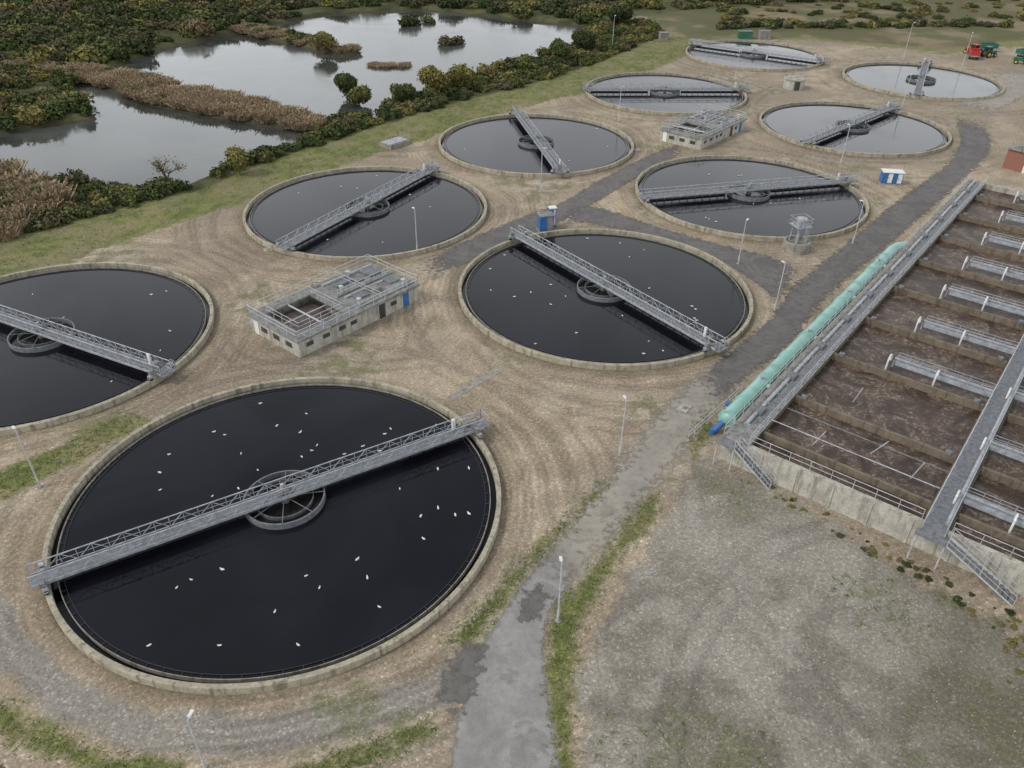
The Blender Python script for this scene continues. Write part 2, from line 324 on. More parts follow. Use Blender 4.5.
M_road1=road_mat('worn_concrete_road',(.24,.23,.22),(.30,.29,.275),(.19,.182,.172))
M_road2=road_mat('dusty_road',(.26,.24,.205),(.33,.30,.255),(.20,.18,.155),2.2)
M_road3=road_mat('asphalt_road',(.115,.106,.104),(.16,.149,.143),(.10,.094,.093),2.0)
M_wet=road_mat('wet_patch',(.125,.118,.11),(.15,.14,.13),(.11,.102,.096),2.2)
strip('gravel_road',roadL[3:11],roadR[3:11],M_road2,.008,1.4)
strip('access_road',roadL[:6],roadR[:6],M_road1,.012,.45)
strip('asphalt_road',roadL[8:],roadR[8:],M_road3,.012,1.0)
strip('gravel_road',roadL2,roadR2,M_road2,.008,.8)
strip('service_road',crossL,crossR,M_road3,.016,.9)
strip('service_road',brL,brR,M_road3,.020,.9)
strip('puddle_stain',[(-4.2,28.6),(-4.3,31),(-3.7,33),(-2.6,35)],[(-2.6,28.6),(-2.2,31),(-1.8,33),(-1.6,35)],M_wet,.016,.8); strip('puddle_stain',[(.7,35.6),(1.0,37.2),(1.2,38.4),(2,40)],[(2.2,36),(2.3,37.2),(2.6,38.4),(3.2,39.6)],M_wet,.016,.7)
mb=MB()
d=Vector((4.9,5.7,0)).normalized(); nrm=Vector((-d.y,d.x,0)); p0=Vector((-6.1,63.1,0))
for i in range(9):
    c_=p0+d*(i*.84); q=[c_-nrm*.4,c_+d*.8-nrm*.4,c_+d*.8+nrm*.4,c_+nrm*.4]
    mb.add([(*a.xy,.03) for a in q]+[(*a.xy,-.05) for a in q],[(0,1,2,3),(0,4,5,1),(1,5,6,2),(2,6,7,3),(3,7,4,0)])
obj('paving_slab_path',mb.mesh('paving_slab_path',[M_conc]))
mb=MB(); mb.box(-.6,.6,-.5,.5,0,.08); mb.box(-.3,.3,-.22,.22,.08,.1,1); MH=mb.mesh('manhole_cover',[M_concw,M_slab])
for x,y,r in((16.9,62.2,.9),(-2.5,128,.2),(22,142,.3),(-33,97,.5),(48,138,.4)): obj('manhole_cover',MH,None,(x,y,0),r)
# ------------------------------------------------------------------ settling tanks
def build_tank_parts():
    d={}
    mb=MB(); mb.lathe([(R,-.6),(R,.6),(R-.03,.63),(R-.37,.63),(R-.4,.6),(R-.4,-.6)],160); d['wall']=mb.mesh('tank_wall',[M_rim])
    mb=MB(); mb.disc(R-.9,.14,160); mb.lathe([(R-.9,-.08),(R-.38,-.08)],160); d['water']=mb.mesh('water_surface',[M_tankw])
    mb=MB(); mb.lathe([(R-.96,-.4),(R-.96,.3),(R-.9,.3),(R-.9,-.4)],160,0); mb.lathe([(R-1.35,.05),(R-1.35,.22),(R-1.32,.22),(R-1.32,.05)],160,1)
    for i in range(80):
        a=2*math.pi*i/80; c,s=math.cos(a),math.sin(a); mb.cyl(((R-1.33)*c,(R-1.33)*s,.2),((R-.9)*c,(R-.9)*s,.26),.02,4,1)
    d['launder']=mb.mesh('weir_launder',[M_conc,M_dark])
    mb=MB(); mb.lathe([(3.3,-.3),(3.3,.7),(3.18,.7),(3.18,-.3)],64,0); mb.lathe([(2.35,-.3),(2.35,.55),(2.29,.55),(2.29,-.3)],48,0)
    mb.disc(3.2,.2,48,1); mb.cyl((0,0,-.2),(0,0,1.1),.4,16,0)
    for i in range(8):
        a=math.pi*i/4+.2; c,s=math.cos(a),math.sin(a); mb.cyl((.4*c,.4*s,.74),(3.25*c,3.25*s,.74),.035,4,0)
    d['feed_well']=mb.mesh('feed_well',[M_deck,M_welw])
    mb=MB(); Lh=18.5; zb,zt=1.05,2.05; W=.68
    mb.box(-Lh,Lh,-W+.1,W-.1,zb+.02,zb+.08,1)
    n=34; st=2*Lh/n
    for sy in(-1,1):
        y=sy*W
        mb.box(-Lh,Lh,y-.05,y+.05,zb-.12,zb+.08,0); mb.cyl((-Lh,y,zt),(Lh,y,zt),.05,6,0); mb.cyl((-Lh,y,zb+.5),(Lh,y,zb+.5),.022,4,0)
        for i in range(n+1):
            x=-Lh+i*st; mb.cyl((x,y,zb),(x,y,zt),.035,4,0)
            if i<n:
                if i%2: mb.cyl((x,y,zb),(x+st,y,zt),.032,4,0)
                else: mb.cyl((x,y,zt),(x+st,y,zb),.032,4,0)
    for i in range(n+1):
        x=-Lh+i*st; mb.box(x-.04,x+.04,-W,W,zb-.1,zb-.003,0)
    mb.cyl((-Lh,W+.1,zb+.2),(Lh,W+.1,zb+.2),.04,6,0)
    d['bridge_truss']=mb.mesh('bridge_truss',[M_steel,M_deck])
    mb=MB()
    for i in range(-13,14):
        x=i*1.28
        if abs(x)<3.6: continue
        mb.cyl((x,-.55,-.1),(x,-.55,zb-.12),.045,4,0); mb.cyl((x,-.55,.35),(x,.5,zb-.12),.03,4,0)
    for s0,s1 in((-16.6,-3.7),(3.7,16.6)):
        mb.box(s0,s1,-.58,-.53,.02,.42,1); mb.cyl((s0,-.55,.75),(s1,-.55,.75),.035,4,0)
    d['scraper']=mb.mesh('scum_scraper',[M_steel,M_dark])
    mb=MB()
    for sx in(-1,1):
        x=sx*(R-.2)
        mb.box(x-.14,x+.14,-1.6,1.6,.88,.97,0)
        for y in(-1.35,1.35):
            mb.cyl((x-.12,y,.88),(x+.12,y,.88),.25,14,2); mb.box(x-.18,x+.18,y-.18,y+.18,.93,1.2,0)
        mb.box(x-.1,x+.25,.8,1.3,1.2,1.6,3)
    mb.box(-17.3,-16.7,-.4,.2,1.14,1.8,3); mb.box(-16.1,-15.8,-.5,-.3,1.14,2.3,4); mb.box(-.4,.4,-.4,.4,1.14,1.5,3); mb.cyl((0,0,1.5),(0,0,2.0),.16,10,0)
    mb.rail([(-18.4,-.8,1.14),(-19.0,-.8,1.14),(-19.0,.8,1.14)],1.0,1,.025,0)
    mb.box(-19.05,-18.5,-.82,.82,1.02,1.1,1)
    d['end_carriage']=mb.mesh('end_carriage',[M_steel,M_deck,M_rubber,M_slab,M_white])
    return d
TP=build_tank_parts()
for cx,cy,ang in TANKS:
    e=empty('settling_tank',(cx,cy,0),0)
    for k in('wall','water','launder','feed_well'): obj(k,TP[k],e)
    for k in('bridge_truss','scraper','end_carriage'): obj(k,TP[k],e,rz=math.radians(ang+180))
# ------------------------------------------------------------------ gulls
mb=MB(); mb.ell((0,0,.05),(.22,.11,.10),0,10,7); mb.ell((.18,0,.16),(.075,.065,.07),0,8,6); mb.cyl((.13,0,.08),(.18,0,.16),.065,8,0,.055); mb.cyl((.24,0,.155),(.31,0,.14),.02,6,2,.006)
mb.ell((-.07,.065,.09),(.2,.045,.07),1,8,5); mb.ell((-.07,-.065,.09),(.2,.045,.07),1,8,5); mb.cyl((-.17,0,.08),(-.32,0,.1),.05,6,0,.02)
M_gull=simple('gull_white',(.8,.8,.78),.8,0,.05); M_gullg=simple('gull_grey',(.62,.63,.65),.8,0,.1)
GM=mb.mesh('gull',[M_gull,M_gullg,M_yel],True)
for (cx,cy,ang),n in zip(TANKS,(42,24,9,9,4,12,4,4,2,2)):
    for i in range(n):
        while True:
            r=15.8*math.sqrt(random.random()); a=random.random()*6.283; x,y=r*math.cos(a),r*math.sin(a)
            br=math.radians(ang); off=abs(-x*math.sin(br)+y*math.cos(br))
            if r>4.2 and off>1.6: break
        s=random.uniform(.5,.75); obj('gull',GM,None,(cx+x,cy+y,.15),random.random()*6.28,(s,s,s))
# ------------------------------------------------------------------ pump houses
TH=math.atan2(.768,.641)
def pump_house(loc):
    e=empty('sludge_pump_house',loc,TH)
    mb=MB(); L_,W_=17.2,8.6
    mb.box(0,L_,0,.3,-.2,1.9,0); mb.box(0,L_,W_-.3,W_,-.2,1.9,0); mb.box(0,.3,.3,W_-.3,-.2,1.9,0); mb.box(L_-.3,L_,.3,W_-.3,-.2,1.9,0); mb.box(8.4,8.7,.3,W_-.3,-.2,1.9,0)
    obj('walls',mb.mesh('walls',[M_concw]),e)
    mb=MB()
    mb.box(-.25,8.55,-.25,1.3,1.9,2.15,0); mb.box(-.25,8.55,W_-1.3,W_+.25,1.9,2.15,0); mb.box(-.25,1.2,1.3,W_-1.3,1.9,2.15,0); mb.box(7.2,8.55,1.3,W_-1.3,1.9,2.15,0)
    mb.box(8.55,L_+.25,-.25,W_+.25,1.9,2.2,0)
    for (x,y,a,b,h) in((10,2,1.6,1.2,.2),(12.6,5.4,1.2,1.2,.2),(15,2.2,1.4,1.8,.15),(10.2,6,2.2,.9,.3)): mb.box(x,x+a,y,y+b,2.2,2.2+h,1)
    mb.box(12.2,13.3,1.8,3.0,2.2,2.7,0); mb.box(14.6,16.2,5.2,7.4,2.2,2.5,1)
    for y in(.4,4.2,8.0): mb.box(8.8,17.2,y,y+.12,2.2,2.32,1)
    for i in range(7): mb.box(.2+i*1.15,.9+i*1.15,.1,.9,2.15,2.19,1)
    obj('roof_slab',mb.mesh('roof_slab',[M_slab,M_deck]),e)
    mb=MB(); mb.box(1.25,7.15,1.35,W_-1.35,.4,1.2,0); obj('sludge_pit',mb.mesh('sludge_pit',[M_sludge]),e)
    mb=MB(); mb.cyl((4.2,1.3,2.0),(4.2,7.3,2.0),.1,8,0); mb.cyl((1.2,4.3,1.9),(7.2,4.3,1.9),.08,8,0)
    mb.rail([(1.25,1.35,2.15),(7.15,1.35,2.15),(7.15,7.25,2.15),(1.25,7.25,2.15),(1.25,1.35,2.15)],1.05,1.5,.03,0)
    mb.rail([(8.7,-.1,2.2),(17.3,-.1,2.2),(17.3,8.7,2.2),(8.7,8.7,2.2),(-.1,8.7,2.2),(-.1,-.1,2.2),(8.7,-.1,2.2)],1.05,1.7,.035,0)
    mb.rail([(8.9,4.3,2.2),(17.1,4.3,2.2)],.9,1.4,.03,0); mb.rail([(11.8,.2,2.2),(11.8,8.3,2.2)],.9,1.4,.03,0)
    for (x,y) in((10,5),(13,7.4),(16,1),(9.4,1.2)): mb.cyl((x,y,2.2),(x,y,2.9),.16,10,0); mb.cyl((x,y,2.9),(x,y,2.96),.3,10,0)
    mb.cyl((9.2,7.6,2.45),(16.8,7.6,2.45),.12,8,0); mb.cyl((9.2,3.4,2.4),(14.8,3.4,2.4),.1,8,0)
    obj('railings_and_pipework',mb.mesh('railings_and_pipework',[M_rail]),e)
    mb=MB()
    for x in(14.9,): mb.box(x,x+.9,-.04,.0,.0,1.75,0)
    mb.box(11.2,12.1,-.04,.0,.0,1.75,1)
    for x in(1.0,3.2,5.4,7.0,13): mb.box(x,x+.9,-.03,.0,.9,1.4,1)
    for y in(1.2,3.4,5.6): mb.box(-.03,0,y,y+1.1,.7,1.3,1)
    mb.box(-.04,0,7.2,8.0,0,1.75,2)
    obj('doors_and_vents',mb.mesh('doors_and_vents',[M_blue,M_dark,M_white]),e)
    return e
pump_house((-22.5,70.2,0)); pump_house((33.6,142.4,0))
mb=MB(); mb.box(-2.4,2.4,-1.5,1.5,-.1,.7,0); mb.box(-2.1,-.1,-1.2,1.2,.7,.85,1); mb.box(.1,2.1,-1.2,1.2,.7,.85,1); mb.rail([(-2.3,-1.4,.7),(2.3,-1.4,.7)],1,1.5,.03,1)
obj('inspection_chamber',mb.mesh('inspection_chamber',[M_conc,M_steel]),None,(-22,142.5,0),TH)
def kiosk(loc,w,dp,h,rz,mats):
    mb=MB(); mb.box(-w/2-.15,w/2+.15,-dp/2-.15,dp/2+.15,-.1,.12,2); mb.box(-w/2,w/2,-dp/2,dp/2,.12,h,0)
    mb.box(-w/2-.1,w/2+.1,-dp/2-.1,dp/2+.1,h,h+.14,1)
    n=max(2,round(w/.9))
    for i in range(n):
        x0=-w/2+.08+i*(w-.16)/n; mb.box(x0+.03,x0+(w-.16)/n-.03,-dp/2-.03,-dp/2,.25,h-.12,1 if i%2 else 0); mb.box(x0+.12,x0+.2,-dp/2-.06,-dp/2-.03,h*.5,h*.5+.2,3)
    for j in range(5): mb.box(w/2,w/2+.02,-dp/4,dp/4,h*.55+j*.12,h*.55+.06+j*.12,3)
    return obj('electrical_kiosk',mb.mesh('electrical_kiosk',mats),None,loc,rz)
kiosk((4.4,105,0.02),2.0,1.5,2.3,.25,[M_blue,M_slab,M_conc,M_dark]); kiosk((5.4,106.6,.02),.9,.8,2.7,.25,[M_blue,M_white,M_conc,M_dark])
kiosk((62,126.7,.02),3.2,1.6,1.9,-.15,[M_blue,M_white,M_conc,M_dark]); kiosk((66,246,0),4.0,2.0,2.0,0,[M_green,M_green,M_conc,M_dark]); kiosk((72,247,0),3,2.0,2.0,.1,[M_slab,M_slab,M_conc,M_dark]); kiosk((42,243,0),2.4,2.,1.8,.1,[M_slab,M_slab,M_conc,M_dark])
mb=MB(); mb.lathe([(2.3,-.1),(2.3,2.0),(2.5,2.05),(2.5,2.25),(0.01,2.4)],32,0); mb.box(-.6,.6,-2.38,-2.25,0,1.9,1); mb.cyl((0,0,2.35),(0,0,2.8),.4,12,2); mb.rail([(2.2*math.cos(i*.7854),2.2*math.sin(i*.7854),2.27) for i in range(9)],.9,2,.03,2)
obj('valve_house',mb.mesh('valve_house',[M_concw,M_dark,M_steel]),None,(63.9,189,0))
mb=MB(); mb.lathe([(1.8,-.1),(1.8,1.4),(1.65,1.45),(1.45,1.4),(1.45,.9),(0.01,.9)],32,0)
for i in range(4):
    a=.785+i*1.5708; mb.cyl((1.1*math.cos(a),1.1*math.sin(a),.9),(.8*math.cos(a),.8*math.sin(a),4.4),.08,6,1)
mb.lathe([(.25,2.6),(.7,3.6),(.7,4.6),(.01,4.7)],20,1); mb.box(-1.1,1.1,-1.1,1.1,3.55,3.63,1); mb.rail([(-1.1,-1.1,3.63),(1.1,-1.1,3.63),(1.1,1.1,3.63),(-1.1,1.1,3.63),(-1.1,-1.1,3.63)],1.05,1.1,.03,1)
for k in range(12): mb.box(-.25,.25,-1.65,-1.61,.3*k,.3*k+.04,1)
mb.cyl((-.25,-1.63,0),(-.25,-1.63,4.5),.03,4,1); mb.cyl((.25,-1.63,0),(.25,-1.63,4.5),.03,4,1); mb.cyl((0,0,.5),(0,0,3.2),.2,8,1); mb.cyl((1.2,0,.9),(2.6,0,.2),.15,8,1)
obj('sampling_tower',mb.mesh('sampling_tower',[M_conc,M_steel]),None,(38.5,99.6,0),.3)
# ------------------------------------------------------------------ lamps
mb=MB(); mb.cyl((0,0,-.1),(0,0,1.1),.1,10,0,.09); mb.cyl((0,0,1.1),(0,0,6.0),.07,8,0,.05); mb.cyl((0,0,6.0),(.35,0,6.1),.035,6,0); mb.box(.15,.6,-.1,.1,6.06,6.16,1); mb.box(.2,.55,-.07,.07,6.02,6.06,2); mb.box(.08,.12,-.07,.07,.3,.8,1); mb.cyl((0,0,-.05),(0,0,.04),.25,12,3)
LM=mb.mesh('street_lamp',[M_rail,M_white,M_glass,M_conc])
for x,y,r,h in((9.8,54.9,1.8,1),(3.5,36.4,1.7,.95),(29.6,94.9,.9,1),(-13,97,2.2,1),(-39.6,49.4,2.4,1),(-17.7,25.3,1.4,.8),(31.1,82.4,2,1),(4.1,120.9,0,1.1),(25.7,227.5,1,1.4),(47.3,102.2,2.5,1),(102,220.8,0,1.5),(20.5,160,0,1.1),(57,136,2,1.1),(52,196,1,1.1),(83,174,1,1.1),(115,215,1,1.3)):
    obj('street_lamp',LM,None,(x,y,0),r,(1,1,h))
# ------------------------------------------------------------------ aeration basin
BA=math.atan2(.783,.623)
bas=empty('aeration_basin',(20.3,55.6,0),BA)
LEN=84; XW=[8.6,18.5,28.3,38.2,48.1,57.9,67.7,77.5]
mb=MB()
mb.box(-1.8,LEN,.4,.8,-1.5,2.5,0); mb.box(-1.8,-1.3,-34.4,.4,-1.5,2.5,0); mb.box(-1.3,LEN,-34.4,-34,-1.5,2.5,0); mb.box(LEN-.4,LEN,-34,.4,-1.5,2.497,0)
for y in np.arange(-3,-34,-3.1): mb.box(-1.9,-1.8,y-.12,y+.12,-1.5,2.3,0)
obj('outer_walls',mb.mesh('outer_walls',[M_concw]),bas)
mb=MB()
for x in XW: mb.box(x-.15,x+.15,-15.97,-1.6,0,2.42,0); mb.box(x-.15,x+.15,-33.97,-18.03,0,2.42,0)
mb.box(1.2,1.5,-15.97,-1.6,0,2.35,0); mb.box(1.2,1.5,-33.97,-18.03,0,2.35,0)
mb.box(-1.27,LEN-.42,-1.6,-1.3,0,2.28,0); mb.box(-1.27,LEN-.42,-16.3,-16,0,2.3,0); mb.box(-1.27,LEN-.42,-18,-17.7,0,2.3,0)
obj('dividing_walls',mb.mesh('dividing_walls',[M_wallb]),bas)
mb=MB(); mb.box(-1.28,LEN-.43,-33.95,-1.5,.3,1.7,0); obj('sewage_surface',mb.mesh('sewage_surface',[M_foam]),bas)
mb=MB()
mb.box(-1.79,LEN-.01,-1.7,.78,2.5,2.58,0); mb.box(-2.6,LEN-.01,-17.85,-16.15,2.5,2.62,1)
mb.cyl((1,-.2,2.75),(LEN-1,-.2,2.75),.17,8,2); mb.box(2,LEN-2,-1.45,-.75,2.58,2.64,1); mb.box(1,LEN-2,.25,.6,2.58,2.62,3)
for i in range(40): mb.box(1+i*2.1,1.15+i*2.1,-.5,.1,2.58,2.7,2)
for i in range(11): mb.box(3+i*7.4,4.1+i*7.4,-.65,.05,2.58,3.0,1)
mb.cyl((-1,-17.6,2.75),(LEN,-17.6,2.75),.14,8,2)
obj('walkways',mb.mesh('walkways',[M_slab,M_deck,M_steel,M_conc]),bas)
mb=MB()
for y in(.7,-1.65): mb.rail([(-1.7,y,2.58),(LEN,y,2.58)],1.1,1.9,.026,0)
for y in(-16.2,-17.8): mb.rail([(-2.5,y,2.62),(LEN,y,2.62)],1.1,1.9,.028,0)
mb.rail([(-1.55,-1.65,2.5),(-1.55,-15.9,2.5)],1.1,1.9,.028,0); mb.rail([(-1.55,-18.1,2.5),(-1.55,-34,2.5)],1.1,1.9,.028,0)
obj('handrails',mb.mesh('handrails',[M_rail]),bas)
mb=MB()
def air(x,y0,y1):
    mb.box(x-.42,x+.42,y1,y0,2.45,2.62,0)
    for sx in(-.42,.42): mb.rail([(x+sx,y0,2.62),(x+sx,y1,2.62)],.7,1.1,.025,0)
    mb.cyl((x,y0+.2,2.8),(x,y1,2.8),.13,10,0); mb.box(x-.5,x-.43,y1,y0,2.3,2.61,0)
    for yy in(y0+.5,(y0*.55+y1*.45)):
        pr=None
        for k in range(7):
            a=math.pi*k/6; p=(x-.9+.55*math.cos(a),yy,2.9+.55*math.sin(a))
            if pr: mb.cyl(pr,p,.09,8,2)
            pr=p
        mb.cyl((x-1.45,yy,2.9),(x-1.45,yy,1.5),.09,8,2); mb.cyl((x-.35,yy,2.6),(x-.35,yy,2.9),.11,8,2); mb.cyl((x-.35,yy,2.9),(x,yy,2.85),.09,8,2)
    mb.cyl((x,y0+.2,1.4),(x,y0+.2,2.5),.09,6,0)
for k in range(7):
    x=20.9+10*k
    if x<LEN-2: air(x,-7.2,-16.15); air(x+1.2,-17.85,-27)
air(12.2,-17.85,-27); air(3.4,-17.85,-26)
obj('air_header_pipes',mb.mesh('air_header_pipes',[M_steel,M_deck,M_white]),bas)
mb=MB()
for (x,y,dx,dy) in((3,-5.5,.5,.8),(5.2,-9.8,.4,1.2),(4,-13.6,.6,.6),(12,-6,.4,.5)):
    mb.cyl((x,y,1.4),(x+dx,y-dy,3.4),.05,6,0)
mb.cyl((3.2,-1.6,2.55),(3.2,-16,2.55),.05,6,0); mb.cyl((-1.0,-2,2.1),(-1.0,-15.9,2.1),.1,8,0); mb.cyl((6.2,-1.6,2.3),(6.2,-16,2.3),.05,6,1)
for x in XW:
    for y in(-2.5,-15.3): mb.box(x-.25,x+.25,y-.25,y+.25,2.42,2.7,1)
obj('cross_pipes',mb.mesh('cross_pipes',[M_steel,M_deck]),bas)
mb=MB()
def stair(x0,x1,ya,yb,zt):
    n=12
    for i in range(n):
        y=ya+(yb-ya)*(i+.5)/n; z=zt*(1-(i+1)/(n+1)); mb.box(x0,x1,y-.16,y+.16,z-.04,z,1)
    for x in(x0,x1):
        mb.cyl((x,ya,zt),(x,yb,0),.07,4,0); mb.cyl((x,ya,zt+1),(x,yb,1.0),.03,4,0); mb.cyl((x,ya,zt+.5),(x,yb,.5),.025,4,0)
        for i in range(5):
            q=i/4; y=ya+(yb-ya)*q; z=zt*(1-q); mb.cyl((x,y,z),(x,y,z+1),.03,4,0)
stair(-2.9,-2.05,-.9,-4.6,2.5); mb.box(-2.9,-1.82,-.9,.8,2.4,2.5,1); stair(-3.4,-2.3,-18.2,-23.5,2.6); mb.box(-3.4,-2.62,-18.2,-15.9,2.5,2.6,1)
for x,y in((-2.85,.7),(-2.85,-.85),(-3.3,-16.1),(-3.3,-18.1)): mb.cyl((x,y,-.2),(x,y,2.4),.06,6,0)
obj('access_stairs',mb.mesh('access_stairs',[M_rail,M_deck]),bas)
# teal main
pipe=empty('air_main_pipe',(20.3,55.6,0),BA)
mb=MB(); py,pz,pr=1.95,1.75,.74
path=[(2.0,py,pz),(50,py,pz),(51.5,py-.3,pz),(52.4,py-1.0,pz)]
for a,b in zip(path[:-1],path[1:]): mb.cyl(a,b,pr,28,0,None,False)
for p in path[1:-1]: mb.ell(p,(pr,pr,pr),0,20,12)
mb.ell((2.0,py,pz),(.55,pr*.95,pr*.95),0,20,12)
obj('pipe_barrel',mb.mesh('pipe_barrel',[M_teal],True),pipe)
mb=MB(); mb.cyl((1.75,py,pz),(1.95,py,pz),pr+.13,24,0); mb.cyl((1.9,py+.1,pz-.2),(1.2,py+.9,.1),.3,16,3); mb.cyl((1.2,py+.9,-.1),(1.2,py+.9,.5),.32,16,3)
x=5.0; k=0
while x<50:
    mb.cyl((x-.12,py,pz),(x-.02,py,pz),pr+.11,24,0); mb.cyl((x+.02,py,pz),(x+.12,py,pz),pr+.11,24,0)
    if k%3==1:
        for q in range(3): mb.cyl((x+1.6+q*.25,py,pz),(x+1.7+q*.25,py,pz),pr+.045,24,0)
    x+=5.2; k+=1
x=3.8
while x<50: mb.box(x-.2,x+.2,py-.6,py+.6,-.1,pz-.55,1); x+=5.8
for x in(9,21,33,44): mb.cyl((x,py,pz),(x,.85,pz+.2),.28,12,0); mb.cyl((x,py,pz),(x,py,pz+1.0),.12,10,2); mb.cyl((x,py,pz+1.0),(x,py,pz+1.05),.26,12,2)
obj('flanges_and_supports',mb.mesh('flanges_and_supports',[M_teal,M_conc,M_steel,M_blue]),pipe)
mb=MB(); mb.rail([(-1.5,4.0,0),(3.5,3.8,0),(9,3.6,0)],1.1,1.3,.03,0); obj('handrail',mb.mesh('handrail',[M_rail]),None,(20.3,55.6,0),BA)
mb=MB(); mb.cyl((0,0,0),(0,0,1.0),.08,10,0); mb.cyl((0,0,1.0),(0,0,1.06),.1,10,0,.05); BM=mb.mesh('bollard',[M_yel]); mb=MB(); mb.box(-.3,.3,-.2,.2,0,1.0,0); mb.box(-.35,.35,-.25,.25,1.0,1.06,0); mb.box(-.25,.25,.2,.22,.1,.9,0)
def bl(x,y): v=Matrix.Rotation(BA,3,'Z')@Vector((x,y,0)); return (20.3+v.x,55.6+v.y,0)
for x,y in((4.5,3.2),(6,3.2)): obj('bollard',BM,None,bl(x,y))
obj('control_box',mb.mesh('control_box',[M_blue]),None,bl(5.2,3.3),BA)
# brick building, tractor, trailer
e=empty('brick_building',(92.5,135.5,0),BA-.25)
mb=MB(); mb.box(-6,6,-4.5,4.5,-.2,3.4,0); obj('walls',mb.mesh('walls',[M_brick]),e)
mb=MB(); mb.add([(-6.4,-4.9,3.35),(6.4,-4.9,3.35),(6.4,0,5.4),(-6.4,0,5.4),(-6.4,4.9,3.35),(6.4,4.9,3.35)],[(0,1,2,3),(3,2,5,4),(0,3,4),(1,5,2)],0); obj('roof',mb.mesh('roof',[M_slab]),e)
mb=MB()
for x in(-4.5,-1.5,3.5): mb.box(x,x+1.2,4.5,4.56,1.0,2.2,0)
mb.box(1,2,4.5,4.55,0,2.1,1); mb.box(-6.05,-6,-1.2,1.2,0,2.4,0)
obj('windows_and_door',mb.mesh('windows_and_door',[M_white,M_green]),e)
def wheel(mb,x,y,r,w): mb.cyl((x,y-w/2,r),(x,y+w/2,r),r,18,1); mb.cyl((x,y-w/2-.02,r),(x,y+w/2+.02,r),r*.5,12,2)
def tractor(loc,rz,m):
    mb=MB(); wheel(mb,-1.0,.85,.85,.5); wheel(mb,-1.0,-.85,.85,.5); wheel(mb,1.5,.8,.55,.35); wheel(mb,1.5,-.8,.55,.35)
    mb.box(.2,2.3,-.4,.4,.8,1.6,0); mb.box(-1.6,.2,-.5,.5,.7,1.5,0); mb.box(-1.3,.2,-.7,.7,1.5,2.6,3); mb.box(-1.45,.35,-.8,.8,2.6,2.75,0); mb.cyl((.9,.3,1.6),(.9,.3,2.5),.06,6,1)
    for x in(-1.32,.18):
        for y in(-.7,.7): mb.cyl((x,y,1.5),(x,y,2.6),.06,4,0)
    for y in(-.85,.85): mb.box(-1.8,-.2,y-.28,y+.28,1.72,1.8,0)
    return obj('tractor',mb.mesh('tractor',[m,M_rubber,M_yel,M_glass]),None,loc,rz)
tractor((127,226,0),.4,M_green); tractor((132,218,0),2.6,M_green); tractor((124,229,0),1.9,M_red)
def trailer(loc,rz,m):
    mb=MB()
    for x in(-1.2,-.1): wheel(mb,x,1.0,.5,.35); wheel(mb,x,-1.0,.5,.35)
    mb.box(-2.6,2.4,-1.1,1.1,.95,1.1,2); mb.box(-2.6,2.4,-1.15,-1.05,1.1,2.2,0); mb.box(-2.6,2.4,1.05,1.15,1.1,2.2,0); mb.box(-2.6,-2.5,-1.05,1.05,1.1,2.2,0); mb.box(2.3,2.4,-1.05,1.05,1.1,2.2,0); mb.box(2.4,4,-.08,.08,.8,.95,2)
    return obj('farm_trailer',mb.mesh('farm_trailer',[m,M_rubber,M_steel]),None,loc,rz)
trailer((122,224,0),1.2,M_red); trailer((137,226,0),.3,M_green); trailer((130,233,0),.1,M_green)
# ------------------------------------------------------------------ vegetation
def leafmat(name,c1,c2,c3,lo=.5,hi=1.5):
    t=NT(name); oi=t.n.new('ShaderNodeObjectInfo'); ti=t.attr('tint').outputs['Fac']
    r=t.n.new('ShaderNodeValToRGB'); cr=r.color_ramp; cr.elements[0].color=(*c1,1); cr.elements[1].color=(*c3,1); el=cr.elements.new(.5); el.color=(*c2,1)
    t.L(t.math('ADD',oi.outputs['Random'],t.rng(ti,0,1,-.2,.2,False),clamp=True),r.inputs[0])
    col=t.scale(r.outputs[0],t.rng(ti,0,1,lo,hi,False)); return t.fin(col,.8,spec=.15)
M_l1=leafmat('foliage_green',(.045,.065,.022),(.075,.095,.032),(.125,.125,.045),.4,1.55)
M_l2=leafmat('foliage_autumn',(.15,.145,.045),(.19,.17,.055),(.16,.12,.065),.45,1.5)
M_l3=leafmat('reeds',(.29,.215,.135),(.36,.28,.18),(.25,.19,.12),.6,1.3)
M_l4=leafmat('foliage_dark',(.036,.048,.02),(.062,.072,.03),(.115,.095,.055),.4,1.55)
M_gr=leafmat('grass_blades',(.14,.18,.05),(.17,.21,.06),(.23,.23,.10),.7,1.3)
def quadmesh(name,C,U,V,tint,mats):
    n=len(C); vs=np.empty((n,4,3)); vs[:,0]=C-U-V; vs[:,1]=C+U-V; vs[:,2]=C+U+V; vs[:,3]=C-U+V
    me=bpy.data.meshes.new(name); me.vertices.add(n*4); me.vertices.foreach_set('co',vs.astype(np.float32).ravel())
    me.loops.add(n*4); me.loops.foreach_set('vertex_index',np.arange(n*4,dtype=np.int32)); me.polygons.add(n); me.polygons.foreach_set('loop_start',np.arange(0,n*4,4,dtype=np.int32))
    me.update(calc_edges=True); vattr(me,'tint',np.repeat(tint,4))
    for m in mats: me.materials.append(m)
    return me
def unit(v): return v/np.linalg.norm(v,axis=1,keepdims=True)
